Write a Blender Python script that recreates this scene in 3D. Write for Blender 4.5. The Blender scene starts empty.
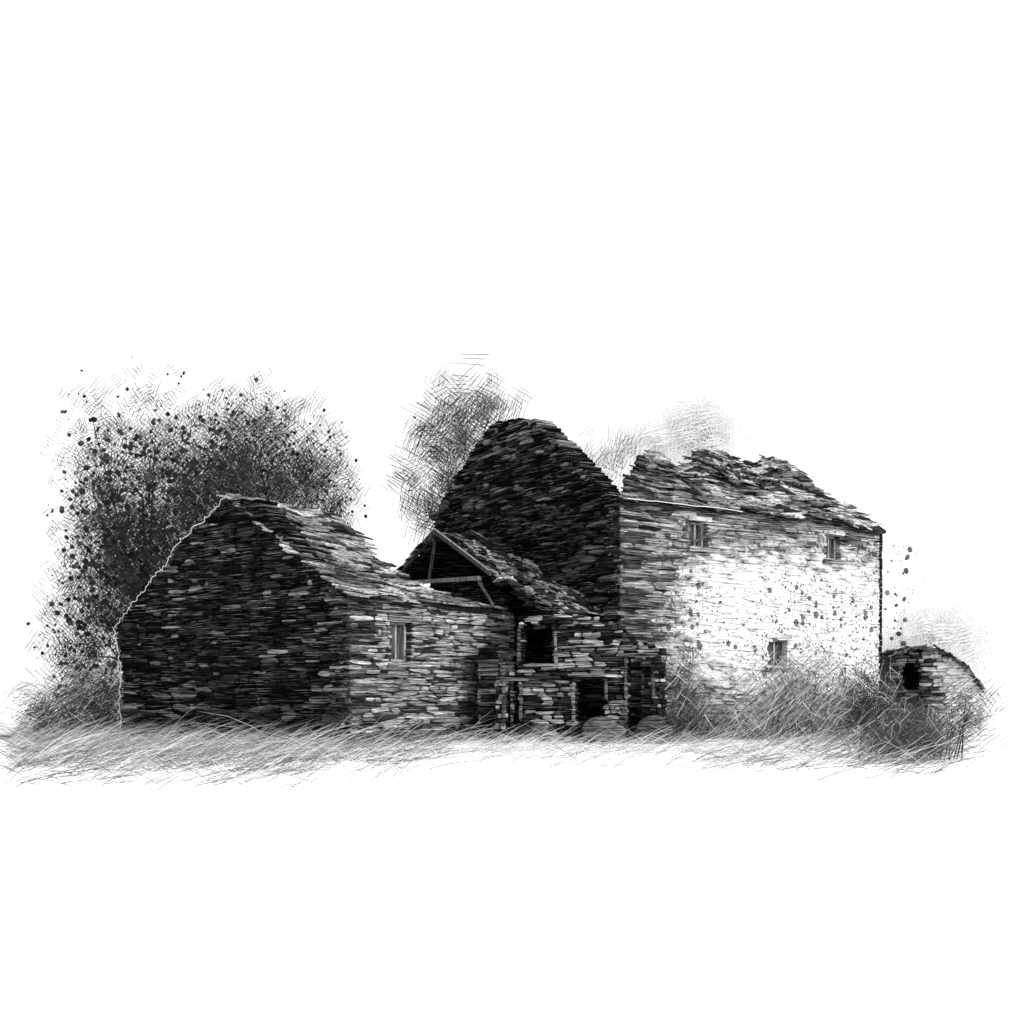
import bpy, math, random
from mathutils import Vector, Matrix, noise
random.seed(7)
R = random.random
U = random.uniform
sc = bpy.context.scene
COL = sc.collection

# ------------------------------------------------------------------ camera
F, HZ, CH = 1230.0, 695.0, 1.0          # focal length in px, horizon row, eye height
cam = bpy.data.cameras.new('camera')
camo = bpy.data.objects.new('camera', cam)
COL.objects.link(camo)
camo.location = (0, 0, CH)
camo.rotation_euler = (math.radians(90), 0, 0)
cam.sensor_fit = 'HORIZONTAL'
cam.sensor_width = 36
cam.lens = 36 * F / 1024
cam.shift_y = (HZ - 512) / 1024
cam.clip_start = 0.1
cam.clip_end = 6000
sc.camera = camo

def at(u, v, Y):
    return Vector(((u - 512) / F * Y, Y, CH + (HZ - v) / F * Y))

def on_plane(u, v, p0, n):
    d = Vector(((u - 512) / F, 1, (HZ - v) / F))
    o = Vector((0, 0, CH))
    k = (Vector(p0) - o).dot(n) / d.dot(n)
    return o + d * k

# ------------------------------------------------------------------ object helpers
def tag(o, label=None, cat=None, group=None, kind=None):
    if label: o['label'] = label
    if cat: o['category'] = cat
    if group: o['group'] = group
    if kind: o['kind'] = kind
    return o

def thing(name, label, cat, loc, rz=0, group=None):
    o = bpy.data.objects.new(name, None)
    o.empty_display_size = 0.3
    COL.objects.link(o)
    o.location = loc
    o.rotation_euler = (0, 0, rz)
    return tag(o, label, cat, group)

class MB:
    """Collects vertices, faces and one tone per vertex."""
    def __init__(s): s.v, s.f, s.t = [], [], []
    def add(s, vs, fs, tone):
        b = len(s.v)
        s.v.extend(vs)
        s.f.extend([tuple(i + b for i in f) for f in fs])
        s.t.extend([tone] * len(vs))
    def box(s, x0, y0, z0, x1, y1, z1, tone=(.1, 0, 0, 1), j=0.0):
        vs = [(x + U(-j, j), y + U(-j, j), z + U(-j, j)) for x in (x0, x1) for y in (y0, y1) for z in (z0, z1)]
        s.add(vs, [(0, 1, 3, 2), (4, 6, 7, 5), (0, 4, 5, 1), (2, 3, 7, 6), (0, 2, 6, 4), (1, 5, 7, 3)], tone)
    def bar(s, a, b, w, h, tone=(.1, 0, 0, 1), j=0.0):
        a, b = Vector(a), Vector(b)
        d = (b - a).normalized()
        up = Vector((0, 0, 1)) if abs(d.z) < .9 else Vector((1, 0, 0))
        x = d.cross(up).normalized(); y = x.cross(d)
        vs = []
        for p in (a, b):
            for sx, sy in ((-1, -1), (1, -1), (1, 1), (-1, 1)):
                vs.append(tuple(p + x * sx * w / 2 + y * sy * h / 2 + Vector((U(-j, j), U(-j, j), U(-j, j)))))
        s.add(vs, [(0, 1, 5, 4), (1, 2, 6, 5), (2, 3, 7, 6), (3, 0, 4, 7), (3, 2, 1, 0), (4, 5, 6, 7)], tone)
    def tube(s, pts, rad, n=6, tone=(.1, 0, 0, 1)):
        pts = [Vector(p) for p in pts]
        vs, fs = [], []
        for i, p in enumerate(pts):
            d = (pts[min(i + 1, len(pts) - 1)] - pts[max(i - 1, 0)]).normalized()
            up = Vector((0, 0, 1)) if abs(d.z) < .9 else Vector((1, 0, 0))
            x = d.cross(up).normalized(); y = x.cross(d)
            r = rad[i] if isinstance(rad, (list, tuple)) else rad
            for k in range(n):
                a = 2 * math.pi * k / n
                vs.append(tuple(p + (x * math.cos(a) + y * math.sin(a)) * r))
        for i in range(len(pts) - 1):
            for k in range(n):
                k2 = (k + 1) % n
                fs.append((i * n + k, i * n + k2, (i + 1) * n + k2, (i + 1) * n + k))
        fs.append(tuple(range(n))[::-1]); fs.append(tuple(range((len(pts) - 1) * n, len(pts) * n)))
        s.add(vs, fs, tone)
    def twig(s, p, d, L, w, tone, bend=0.0):
        """a thin three-sided stick through p, optionally bent once"""
        d = d.normalized()
        up = Vector((0, 1, 0)) if abs(d.y) < .9 else Vector((1, 0, 0))
        x = d.cross(up).normalized(); y = x.cross(d)
        a, b = p - d * L / 2, p + d * L / 2
        m = p + (x * U(-1, 1) + y * U(-1, 1)) * bend * L
        vs = []
        for q, r in ((a, w * .6), (m, w * .5), (b, w * .15)):
            for k in range(3):
                an = 2.094 * k
                vs.append(tuple(q + (x * math.cos(an) + y * math.sin(an)) * r))
        fs = [(i * 3 + k, i * 3 + (k + 1) % 3, i * 3 + 3 + (k + 1) % 3, i * 3 + 3 + k) for i in (0, 1) for k in range(3)]
        s.add(vs, fs, tone)
    def leaf(s, p, r, n, tone):
        n = n.normalized()
        up = Vector((0, 0, 1)) if abs(n.z) < .9 else Vector((1, 0, 0))
        x = n.cross(up).normalized(); y = x.cross(n)
        k = 7
        vs = [tuple(p + (x * math.cos(6.283 * i / k) + y * math.sin(6.283 * i / k)) * r * U(.8, 1.1)) for i in range(k)]
        vs.append(tuple(p + n * r * .35))
        s.add(vs, [(i, (i + 1) % k, k) for i in range(k)], tone)
    def build(s, name, mat, parent=None, loc=(0, 0, 0), rz=0):
        me = bpy.data.meshes.new(name)
        me.from_pydata(s.v, [], s.f)
        at_ = me.color_attributes.new('tone', 'FLOAT_COLOR', 'POINT')
        flat = [c for t in s.t for c in t]
        at_.data.foreach_set('color', flat)
        me.materials.append(mat)
        me.update()
        o = bpy.data.objects.new(name, me)
        COL.objects.link(o)
        o.location = loc
        o.rotation_euler = (0, 0, rz)
        if parent: o.parent = parent
        return o

# ------------------------------------------------------------------ materials
def new_mat(name):
    m = bpy.data.materials.new(name)
    m.use_nodes = True
    nt = m.node_tree
    b = nt.nodes['Principled BSDF']
    b.inputs['Roughness'].default_value = .95
    b.inputs['Specular IOR Level'].default_value = .0
    return m, nt, b

def node(nt, typ, **kw):
    n = nt.nodes.new(typ)
    for k, v in kw.items(): setattr(n, k, v)
    return n

def grey(v): return (v, v, v, 1)

def strokes(nt, scale, lo, hi, detail=5, rough=.6, dist=0.0, offset=(0, 0, 0)):
    """noise stretched along one axis, squeezed to a hard ramp"""
    tc = node(nt, 'ShaderNodeTexCoord')
    mp = node(nt, 'ShaderNodeMapping')
    mp.inputs['Scale'].default_value = scale
    mp.inputs['Location'].default_value = offset
    nt.links.new(tc.outputs['Object'], mp.inputs['Vector'])
    nz = node(nt, 'ShaderNodeTexNoise')
    nz.inputs['Scale'].default_value = 1
    nz.inputs['Detail'].default_value = detail
    nz.inputs['Roughness'].default_value = rough
    nz.inputs['Distortion'].default_value = dist
    nt.links.new(mp.outputs[0], nz.inputs['Vector'])
    mr = node(nt, 'ShaderNodeMapRange')
    mr.inputs['From Min'].default_value = lo
    mr.inputs['From Max'].default_value = hi
    nt.links.new(nz.outputs['Fac'], mr.inputs['Value'])
    return mr.outputs[0]

def math_(nt, op, a, b=None):
    n = node(nt, 'ShaderNodeMath', operation=op)
    for i, x in enumerate((a, b)):
        if x is None: continue
        if isinstance(x, (int, float)): n.inputs[i].default_value = x
        else: nt.links.new(x, n.inputs[i])
    n.use_clamp = op in ('MULTIPLY', 'ADD', 'SUBTRACT')
    return n.outputs[0]

def mix(nt, fac, a, b):
    n = node(nt, 'ShaderNodeMix', data_type='FLOAT')
    for i, x in ((0, fac), (2, a), (3, b)):
        if isinstance(x, (int, float)): n.inputs[i].default_value = x
        else: nt.links.new(x, n.inputs[i])
    return n.outputs[0]

def to_base(nt, b, val):
    c = node(nt, 'ShaderNodeCombineColor')
    for i in range(3): nt.links.new(val, c.inputs[i])
    nt.links.new(c.outputs[0], b.inputs['Base Color'])

def tone_attr(nt):
    a = node(nt, 'ShaderNodeAttribute', attribute_name='tone')
    s = node(nt, 'ShaderNodeSeparateColor')
    nt.links.new(a.outputs['Color'], s.inputs[0])
    return s.outputs[0], s.outputs[1], s.outputs[2]

def stone_material(name, sx=1.0, sz=36, dark=.003, lo=.41, hi=.58, fine=(4, 4, 95)):
    """weathered rubble: bedding streaks in each stone, lime wash (G), lichen spots (B)"""
    m, nt, b = new_mat(name)
    r, g, bl = tone_attr(nt)
    s1 = strokes(nt, (sx, sx, sz), lo, hi, 6, .65, .4)
    s2 = strokes(nt, fine, .33, .55, 3, .6, .0, (7, 3, 1))
    s = math_(nt, 'MULTIPLY', s1, s2)
    col = mix(nt, s, dark, r)
    s3 = strokes(nt, (1.3, 1.3, 85), .585, .65, 4, .55, .5, (2, 6, 5))
    s4 = strokes(nt, (.7, .7, 2.2), .36, .62, 3, .6, .3, (8, 1, 3))
    col = mix(nt, math_(nt, 'MULTIPLY', math_(nt, 'MULTIPLY', s3, s4), .9), col, .50)
    # lime wash left on the stones, worn through along the beds
    w1 = strokes(nt, (1.1, 1.1, 26), .30, .44, 5, .6, .3, (3, 9, 4))
    w2 = strokes(nt, (3.0, 3.0, 60), .24, .40, 3, .6, 0, (1, 2, 8))
    w = math_(nt, 'MULTIPLY', w1, w2)
    wv = mix(nt, w, .14, .82)
    patch = strokes(nt, (2.2, 2.2, 5.0), .30, .70, 5, .7, .3, (5, 5, 5))
    thr = node(nt, 'ShaderNodeMapRange')
    thr.inputs['From Min'].default_value = -.35; thr.inputs['From Max'].default_value = .25
    nt.links.new(math_n(nt, 'SUBTRACT', g, patch), thr.inputs['Value'])
    gate = math_(nt, 'MULTIPLY', g, 6.0)
    col = mix(nt, math_(nt, 'MULTIPLY', thr.outputs[0], gate), col, wv)
    # lichen spots
    tc = node(nt, 'ShaderNodeTexCoord')
    for sca, rad, off in ((4.2, .42, 0), (9.0, .42, 3.3), (13.0, .40, 7.7)):
        mp = node(nt, 'ShaderNodeMapping')
        mp.inputs['Scale'].default_value = (sca, .01, sca)
        mp.inputs['Location'].default_value = (off, off, off)
        nt.links.new(tc.outputs['Object'], mp.inputs['Vector'])
        vo = node(nt, 'ShaderNodeTexVoronoi')
        vo.inputs['Scale'].default_value = 1
        vo.inputs['Randomness'].default_value = 1
        nt.links.new(mp.outputs[0], vo.inputs['Vector'])
        sp = node(nt, 'ShaderNodeSeparateColor')
        nt.links.new(vo.outputs['Color'], sp.inputs[0])
        rr = math_(nt, 'MULTIPLY', math_(nt, 'POWER', sp.outputs[0], 1.9), rad)
        ins = math_(nt, 'LESS_THAN', vo.outputs['Distance'], math_(nt, 'MULTIPLY', rr, bl))
        col = mix(nt, math_(nt, 'MULTIPLY', ins, .85), col, .05)
    to_base(nt, b, col)
    bp = node(nt, 'ShaderNodeBump')
    bp.inputs['Strength'].default_value = .5
    bp.inputs['Distance'].default_value = .02
    nt.links.new(s, bp.inputs['Height'])
    nt.links.new(bp.outputs[0], b.inputs['Normal'])
    return m

def math_n(nt, op, a, b):
    n = node(nt, 'ShaderNodeMath', operation=op)
    nt.links.new(a, n.inputs[0]); nt.links.new(b, n.inputs[1])
    return n.outputs[0]

def tone_material(name, scale=(3, 3, 3), lo=.3, hi=.55, dark=.01):
    m, nt, b = new_mat(name)
    r, g, bl = tone_attr(nt)
    s = strokes(nt, scale, lo, hi, 5, .65, .2)
    to_base(nt, b, mix(nt, s, dark, r))
    bp = node(nt, 'ShaderNodeBump'); bp.inputs['Strength'].default_value = .4; bp.inputs['Distance'].default_value = .01
    nt.links.new(s, bp.inputs['Height']); nt.links.new(bp.outputs[0], b.inputs['Normal'])
    return m

def plain_tone(name):
    m, nt, b = new_mat(name)
    r, g, bl = tone_attr(nt)
    to_base(nt, b, r)
    return m

M_STONE = stone_material('rubble_stone')
M_SLATE = stone_material('mossy_slate', 2.0, 9, .010, .34, .56, (9, 9, 30))
M_WOOD = tone_material('weathered_timber', (22, 22, 2.0), .32, .55, .012)
M_HIGHLIGHT = tone_material('highlight_white', (9, 9, 9), .2, .4, .45)  # white of the highlight lines put in along verge and eaves
M_TWIG = plain_tone('bare_twigs')
M_BARK = tone_material('bark', (12, 12, 3), .35, .6, .008)
M_GRASS = plain_tone('dry_grass')
M_GLASS = tone_material('grimy_glass', (14, 14, 2), .35, .6, .015)
M_GLASS.node_tree.nodes['Principled BSDF'].inputs['Roughness'].default_value = .35

# ------------------------------------------------------------------ world and sun
SUN = Vector((.78, -.46, .47)).normalized()
elev = math.asin(SUN.z)
w = bpy.data.worlds.new('World'); sc.world = w
w.use_nodes = True
nt = w.node_tree
for n in list(nt.nodes): nt.nodes.remove(n)
out = node(nt, 'ShaderNodeOutputWorld')
sky = node(nt, 'ShaderNodeTexSky', sky_type='NISHITA')
sky.sun_disc = False
sky.sun_elevation = elev
sky.sun_rotation = math.atan2(SUN.x, SUN.y)
sky.dust_density = 4.0
bw = node(nt, 'ShaderNodeRGBToBW')
nt.links.new(sky.outputs[0], bw.inputs[0])
bg1 = node(nt, 'ShaderNodeBackground'); bg1.inputs['Strength'].default_value = .05
nt.links.new(bw.outputs[0], bg1.inputs['Color'])
bg2 = node(nt, 'ShaderNodeBackground')      # the white overcast veil
bg2.inputs['Color'].default_value = (1, 1, 1, 1); bg2.inputs['Strength'].default_value = 1.0
ad = node(nt, 'ShaderNodeAddShader')
nt.links.new(bg1.outputs[0], ad.inputs[0]); nt.links.new(bg2.outputs[0], ad.inputs[1])
nt.links.new(ad.outputs[0], out.inputs['Surface'])
sl = bpy.data.lights.new('sun', 'SUN')
sl.energy = 2.2; sl.angle = math.radians(3); sl.color = (1, .99, .98)
so = bpy.data.objects.new('sun', sl); COL.objects.link(so)
so.rotation_euler = SUN.to_track_quat('Z', 'Y').to_euler()
so.location = (20, -10, 30)
sc.view_settings.view_transform = 'Standard'
sc.view_settings.look = 'None'
sc.view_settings.exposure = 0
sc.view_settings.gamma = 1

# ------------------------------------------------------------------ polygons
def inside(poly, x, y):
    c = False
    n = len(poly)
    for i in range(n):
        x1, y1 = poly[i]; x2, y2 = poly[i - 1]
        if (y1 > y) != (y2 > y) and x < (x2 - x1) * (y - y1) / (y2 - y1) + x1: c = not c
    return c

class Wall:
    """A rubble wall standing on a line: local x runs along it, y goes into it, z up."""
    def __init__(s, origin, rz):
        s.o = Vector((origin[0], origin[1], 0)); s.rz = rz
        s.ex = Vector((math.cos(rz), math.sin(rz), 0)); s.ey = Vector((-math.sin(rz), math.cos(rz), 0))
    def px(s, u, v):
        p = on_plane(u, v, s.o, s.ey) - s.o
        return (p.dot(s.ex), p.z)
    def poly(s, pts): return [s.px(*p) for p in pts]
    def rect(s, u0, v0, u1, v1):
        a0, z1 = s.px(u0, v0); a1, z0 = s.px(u1, v1)
        return (a0, z0, a1, z1)

def lump(mb, cx, cz, hw, hh, y0, y1, p, tone, rot=0.0, rnd=.75):
    """one bedded stone through the wall, bulging p out of both faces"""
    ring = []
    for k in range(8):
        a = math.pi * (k + .5) / 4
        ca, sa = math.cos(a), math.sin(a)
        e = rnd
        x = math.copysign(abs(ca) ** e, ca) * hw * U(.8, 1.18)
        z = math.copysign(abs(sa) ** e, sa) * hh * U(.75, 1.25)
        ring.append((x * math.cos(rot) - z * math.sin(rot), x * math.sin(rot) + z * math.cos(rot)))
    vs, fs = [], []
    for y, k in ((y0 - p, .72), (y0 - p * .45, 1), (y1 + p * .45, 1), (y1 + p, .72)):
        t = U(-.15, .15) * p
        for i, (x, z) in enumerate(ring):
            vs.append((cx + x * k, y + t * (1 if i < 4 else -1), cz + z * k))
    for r in range(3):
        for k in range(8):
            fs.append((r * 8 + k, r * 8 + (k + 1) % 8, r * 8 + 8 + (k + 1) % 8, r * 8 + 8 + k))
    fs.append(tuple(range(7, -1, -1))); fs.append(tuple(range(24, 32)))
    mb.add(vs, fs, tone)

def stone_wall(poly, tone, openings=(), T=.55, cell=.09, row=(.07, .13), length=(.16, .5), core=None, bigbase=0.0, protr=(.01, .06)):
    """tone(a,z) -> (grey, lime, spots); returns one mesh builder"""
    mb = MB()
    x0 = min(p[0] for p in poly); x1 = max(p[0] for p in poly); z1 = max(p[1] for p in poly)
    nx, nz = int((x1 - x0) / cell) + 2, int(z1 / cell) + 2
    def ok(x, z):
        if not inside(poly, x, z): return False
        for o in openings:
            if len(o) == 4 and not isinstance(o[0], tuple):
                if o[0] < x < o[2] and o[1] < z < o[3]: return False
            elif inside(o, x, z): return False
        return True
    inn = {}
    for i in range(nx):
        for k in range(nz):
            inn[i, k] = ok(x0 + (i + .5) * cell, (k + .5) * cell)
    g = lambda i, k: inn.get((i, k), False)
    y0, y1 = .03, T - .03
    for (i, k), on in inn.items():
        if not on: continue
        xa, xb, za, zb = x0 + i * cell, x0 + (i + 1) * cell, k * cell, (k + 1) * cell
        tn = tone((xa + xb) / 2, (za + zb) / 2)
        c = (core if core is not None else tn[0] * .25)
        t4 = (c, tn[1], tn[2], 1)
        mb.add([(xa, y0, za), (xb, y0, za), (xb, y0, zb), (xa, y0, zb)], [(0, 1, 2, 3)], t4)
        mb.add([(xa, y1, za), (xb, y1, za), (xb, y1, zb), (xa, y1, zb)], [(3, 2, 1, 0)], t4)
        for di, dk, q in ((-1, 0, ((xa, y0, za), (xa, y0, zb), (xa, y1, zb), (xa, y1, za))), (1, 0, ((xb, y0, za), (xb, y1, za), (xb, y1, zb), (xb, y0, zb))),
                          (0, -1, ((xa, y0, za), (xa, y1, za), (xb, y1, za), (xb, y0, za))), (0, 1, ((xa, y0, zb), (xb, y0, zb), (xb, y1, zb), (xa, y1, zb)))):
            if not g(i + di, k + dk): mb.add(list(q), [(0, 1, 2, 3)], t4)
    z = 0.0
    while z < z1:
        big = 1 + bigbase * max(0, 1 - z / 1.2)
        h = U(*row) * big
        x = x0 - U(0, .3)
        while x < x1:
            L = U(*length) * (big if R() < .7 else 1)
            cx, cz = x + L / 2, z + h / 2 + U(-.015, .015)
            cz += .07 * clumps(cx * .7, z * .5, 1, 90)
            if ok(cx, cz) and (ok(cx - L * .38, cz) and ok(cx + L * .38, cz)):
                hw = L / 2 * U(.85, 1.14)
                tn = tone(cx, cz)
                lump(mb, cx, cz, hw, h / 2 * U(.75, 1.25), 0, T, U(*protr), (tn[0], tn[1], tn[2], 1), U(-.09, .09) * (1 + bigbase * 2 * max(0, 1 - z / 1.2)), .6 if big < 1.1 else .8)
                x += L
            else:
                # a short stone to fill the ragged edge
                L2 = U(.1, .16)
                if ok(x + L2 / 2, cz):
                    tn = tone(x, cz)
                    lump(mb, x + L2 / 2, cz, L2 / 2 * .95, h / 2 * .95, 0, T, U(*protr), (tn[0], tn[1], tn[2], 1), U(-.08, .08))
                x += L2
        z += h * .97
    return mb

def ragged(poly, amp, step=.35):
    """break a smooth outline into the steps of fallen stones (edges above the ground only)"""
    out_ = []
    n = len(poly)
    for i in range(n):
        a, b = poly[i], poly[(i + 1) % n]
        out_.append(a)
        d = math.dist(a, b)
        if min(a[1], b[1]) < .1: continue
        k = int(d / step)
        for q in range(1, k):
            f = q / k
            out_.append((a[0] + (b[0] - a[0]) * f + U(-amp, amp), a[1] + (b[1] - a[1]) * f + U(-amp, amp)))
    return out_

def clumps(x, y, s=1.0, seed=0.0):
    return noise.noise(Vector((x * s + seed, y * s + seed * 2.3, seed)))

def slates(fn, L, ok, rows=16, wid=(.2, .42), tone=None, thick=.035, deck_tone=.02):
    """courses of slates laid on the surface fn(p, q); p metres along, q 0 eave .. 1 ridge"""
    mb = MB()
    n = max(int(L / .12), 2); kq = rows * 2
    def nrm(p, q):
        e = .01
        a = Vector(fn(p + e, q)) - Vector(fn(p - e, q)); b = Vector(fn(p, min(q + e, 1.2))) - Vector(fn(p, q - e))
        return a.cross(b).normalized()
    for i in range(n):
        for k in range(kq):
            pa, pb, qa, qb = L * i / n, L * (i + 1) / n, k / kq, (k + 1) / kq
            if not ok((pa + pb) / 2, (qa + qb) / 2): continue
            q4 = [Vector(fn(pa, qa)), Vector(fn(pb, qa)), Vector(fn(pb, qb)), Vector(fn(pa, qb))]
            nn = nrm((pa + pb) / 2, (qa + qb) / 2)
            vs = [tuple(v - nn * .05) for v in q4] + [tuple(v - nn * .13) for v in q4]
            mb.add(vs, [(0, 1, 2, 3), (7, 6, 5, 4), (0, 4, 5, 1), (1, 5, 6, 2), (2, 6, 7, 3), (3, 7, 4, 0)], (deck_tone, 0, 0, 1))
    for k in range(rows):
        p = -U(0, .3)
        while p < L:
            w_ = U(*wid)
            q0 = (k - .1 + U(-.12, .12)) / rows; q1 = (k + 1.15 + U(-.15, .15)) / rows
            pc = p + w_ / 2
            if ok(pc, (q0 + q1) / 2) and R() > .05:
                tn = tone(pc, (q0 + q1) / 2)
                nn = nrm(pc, max(.02, (q0 + q1) / 2))
                sk = U(-.03, .03)
                pa, pb = p + .01, p + w_ - .01
                lo_ = U(.015, .06); hi_ = U(-.02, .0)
                q4 = [Vector(fn(pa + sk, q0)) + nn * lo_, Vector(fn(pb + sk, q0 + U(-.01, .01))) + nn * (lo_ + U(-.02, .02)), Vector(fn(pb - sk, q1)) + nn * hi_, Vector(fn(pa - sk, q1)) + nn * hi_]
                vs = [tuple(v) for v in q4] + [tuple(v - nn * thick) for v in q4]
                mb.add(vs, [(0, 1, 2, 3), (7, 6, 5, 4), (0, 4, 5, 1), (1, 5, 6, 2), (2, 6, 7, 3), (3, 7, 4, 0)], (tn, 0, 0, 1))
            p += w_
    return mb

def wobble_line(pts, step=.12, amp=.03):
    o = [Vector(pts[0])]
    for a, b in zip(pts, pts[1:]):
        a, b = Vector(a), Vector(b)
        k = max(int((b - a).length / step), 1)
        for i in range(1, k + 1):
            o.append(a.lerp(b, i / k) + Vector((U(-amp, amp), U(-amp, amp) * .3, U(-amp, amp))))
    return o

def window(parent, rect, W, kind='sash', bright=.42, lime=0):
    """a framed window set in a wall opening: window (frame) > pane, glazing_bar"""
    a0, z0, a1, z1 = rect
    d = .16; t = .07
    f = MB(); tn = (bright, 0, 0, 1)
    f.box(a0, d, z0, a0 + t, d + .08, z1, tn, .006); f.box(a1 - t, d, z0, a1, d + .08, z1, tn, .006)
    f.box(a0 + t, d + .004, z1 - t, a1 - t, d + .07, z1, tn, .006); f.box(a0 + t, d + .004, z0, a1 - t, d + .07, z0 + t, tn, .006)
    loc, rz = W
    wo = f.build('window', M_WOOD, parent, loc, rz)
    p = MB()
    p.box(a0 + t * .7, d + .035, z0 + t * .7, a1 - t * .7, d + .05, z1 - t * .7, (.09, 0, 0, 1))
    p.build('pane', M_GLASS, wo)
    if kind in ('sash', 'broken'):
        g = MB(); xm = (a0 + a1) / 2
        g.box(xm - .025, d + .01, z0 + t, xm + .025, d + .03, z1 - t, tn, .004)
        g.build('glazing_bar', M_WOOD, wo)
    if kind == 'broken':
        g = MB()
        g.bar((a0 - .05, -.1, z0 + .1), (a1 + .25, -.12, z0 + .45), .06, .05, (.1, 0, 0, 1), .01)
        g.build('fallen_batten', M_WOOD, wo)
    s = MB()
    s.box(a0 - .1, -.06, z0 - .09, a1 + .1, .25, z0 - .004, (.42, .0, 0, 1), .012)
    s.build('sill', M_STONE, wo)
    l = MB()
    l.box(a0 - .1, -.04, z1 + .004, a1 + .1, .3, z1 + .10, (.36, lime, 0, 1), .012)
    l.build('lintel', M_STONE, wo)
    return wo

# ------------------------------------------------------------------ the barn on the left
BA = math.atan2(.8, .6)
Cc = Vector((-3.29, 25, 0))
barn = thing('stone_barn', 'low dark rubble stone barn with sagging slate roof, nearest building at left', 'barn', Cc, BA)
Ms = Matrix.Rotation(BA, 4, 'Z')
LB, WB, EB, RB = 5.6, 7.6, 3.0, 5.42
def bl(s, t, z=0): return Cc + Ms @ Vector((s, t, z))

def tone_barn_gable(a, z):  # the gable's shade is put into its stone tones, far darker than the front
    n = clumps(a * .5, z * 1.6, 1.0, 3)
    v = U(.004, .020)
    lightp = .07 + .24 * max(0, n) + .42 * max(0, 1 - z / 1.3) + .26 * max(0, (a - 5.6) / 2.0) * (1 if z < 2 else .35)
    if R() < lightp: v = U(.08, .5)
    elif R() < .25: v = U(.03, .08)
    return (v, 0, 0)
def tone_barn_front(a, z):
    v = U(.38, .9) if R() < .82 else U(.03, .12)
    if clumps(a, z * 1.5, .8, 9) > .15: v *= .6
    if a < .7 and R() < .5: v *= .3
    return (v, 0, 0)
# gable wall: local x from the rear corner to the front corner
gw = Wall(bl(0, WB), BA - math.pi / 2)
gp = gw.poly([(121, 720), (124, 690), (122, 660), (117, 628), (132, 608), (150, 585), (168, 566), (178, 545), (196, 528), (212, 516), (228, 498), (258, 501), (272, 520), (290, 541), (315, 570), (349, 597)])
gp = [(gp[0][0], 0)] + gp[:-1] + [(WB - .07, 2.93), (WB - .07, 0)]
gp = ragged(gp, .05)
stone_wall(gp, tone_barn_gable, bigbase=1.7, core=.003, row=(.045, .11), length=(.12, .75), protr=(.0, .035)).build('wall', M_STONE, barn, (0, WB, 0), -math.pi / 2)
# highlight along the ragged verge, put in as a thin white tube
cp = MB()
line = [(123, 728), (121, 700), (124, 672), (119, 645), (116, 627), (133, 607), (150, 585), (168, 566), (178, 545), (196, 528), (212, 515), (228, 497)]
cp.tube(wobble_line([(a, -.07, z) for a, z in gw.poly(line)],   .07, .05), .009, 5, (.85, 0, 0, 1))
cp.build('highlight_line', M_HIGHLIGHT, barn, (0, WB, 0), -math.pi / 2)
# front wall
fw = Wall(bl(0, 0), BA)
win = fw.rect(391, 620, 412, 663)
fp = [(.0, 0), (LB, 0), (LB, 2.95), (0, 2.95)]
stone_wall(fp, tone_barn_front, [win], core=.09, bigbase=.7, row=(.045, .10), length=(.15, .8), protr=(.0, .02)).build('wall', M_STONE, barn)
window(barn, win, ((0, 0, 0), 0), 'sash')
# rear and far walls
stone_wall([(0, 0), (LB, 0), (LB, 2.7), (0, 2.7)], tone_barn_gable, core=.01, row=(.12, .2), length=(.3, .7)).build('wall', M_STONE, barn, (LB, WB, 0), math.pi)
stone_wall(ragged([(.56, 0), (WB - .56, 0), (WB - .56, 2.4), (4.0, 2.9), (2.0, 2.9), (.56, 2.7)], .08), tone_barn_gable, core=.01, row=(.12, .2), length=(.3, .7)).build('wall', M_STONE, barn, (LB, 0, 0), math.pi / 2)
# roof: front slope with a sagging, broken far end; rear slope
def barn_roof(side):
    def fn(p, q):
        t = WB / 2 - (1 - q) * (WB / 2 + .12)
        sag = .16 * math.sin(math.pi * min(max(p / LB, 0), 1)) * math.sin(math.pi * min(max(q, 0), 1)) + .10 * clumps(p, q * 4, 1.2, 5)
        z = EB + (RB - EB) * q - sag
        return (p, t, z) if side else (LB - p, WB - t - .1, z - .2)
    return fn
n_b = Ms @ Vector((0, -(RB - EB), WB / 2)).normalized()
def broof_px(u, v):
    p = Ms.inverted() @ (on_plane(u, v, bl(0, 0, EB), n_b) - Cc)
    return (p.x, p.y / (WB / 2))
brp = [broof_px(*q) for q in [(320, 508), (340, 516), (357, 530), (376, 549), (388, 561), (408, 573), (428, 585), (462, 598), (500, 609), (516, 614)]]
brp = [(-.02, -.06), (-.02, 1.05), (brp[0][0], 1.05)] + brp + [(LB + .05, -.06)]
def roof_ok(p, q): return inside(brp, p + .06 * clumps(q * 9, p, 1, 31), q)
def tone_roof(p, q):
    v = U(.36, .78) if R() < .84 else U(.03, .12)
    if clumps(p * .7, q * 5, 1.0, 2) > .2: v *= .5
    return v
rb = slates(barn_roof(True), LB + .1, roof_ok, 26, (.25, .8), tone_roof)
rb2 = slates(barn_roof(False), LB + .1, lambda p, q: 2.7 + .2 * clumps(q * 7, 1, 1, 3) < p < LB - 1.0, 14, (.3, .5), tone_roof)
b = len(rb.v); rb.v += rb2.v; rb.f += [tuple(i + b for i in f) for f in rb2.f]; rb.t += rb2.t
rb.tube(wobble_line([(0, 3.8, RB + .03), (1.5, 3.8, RB + .01), (2.6, 3.8, RB - .05)], .15, .02), .045, 6, (.3, 0, 0, 1))
rb.build('roof', M_SLATE, barn)

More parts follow.
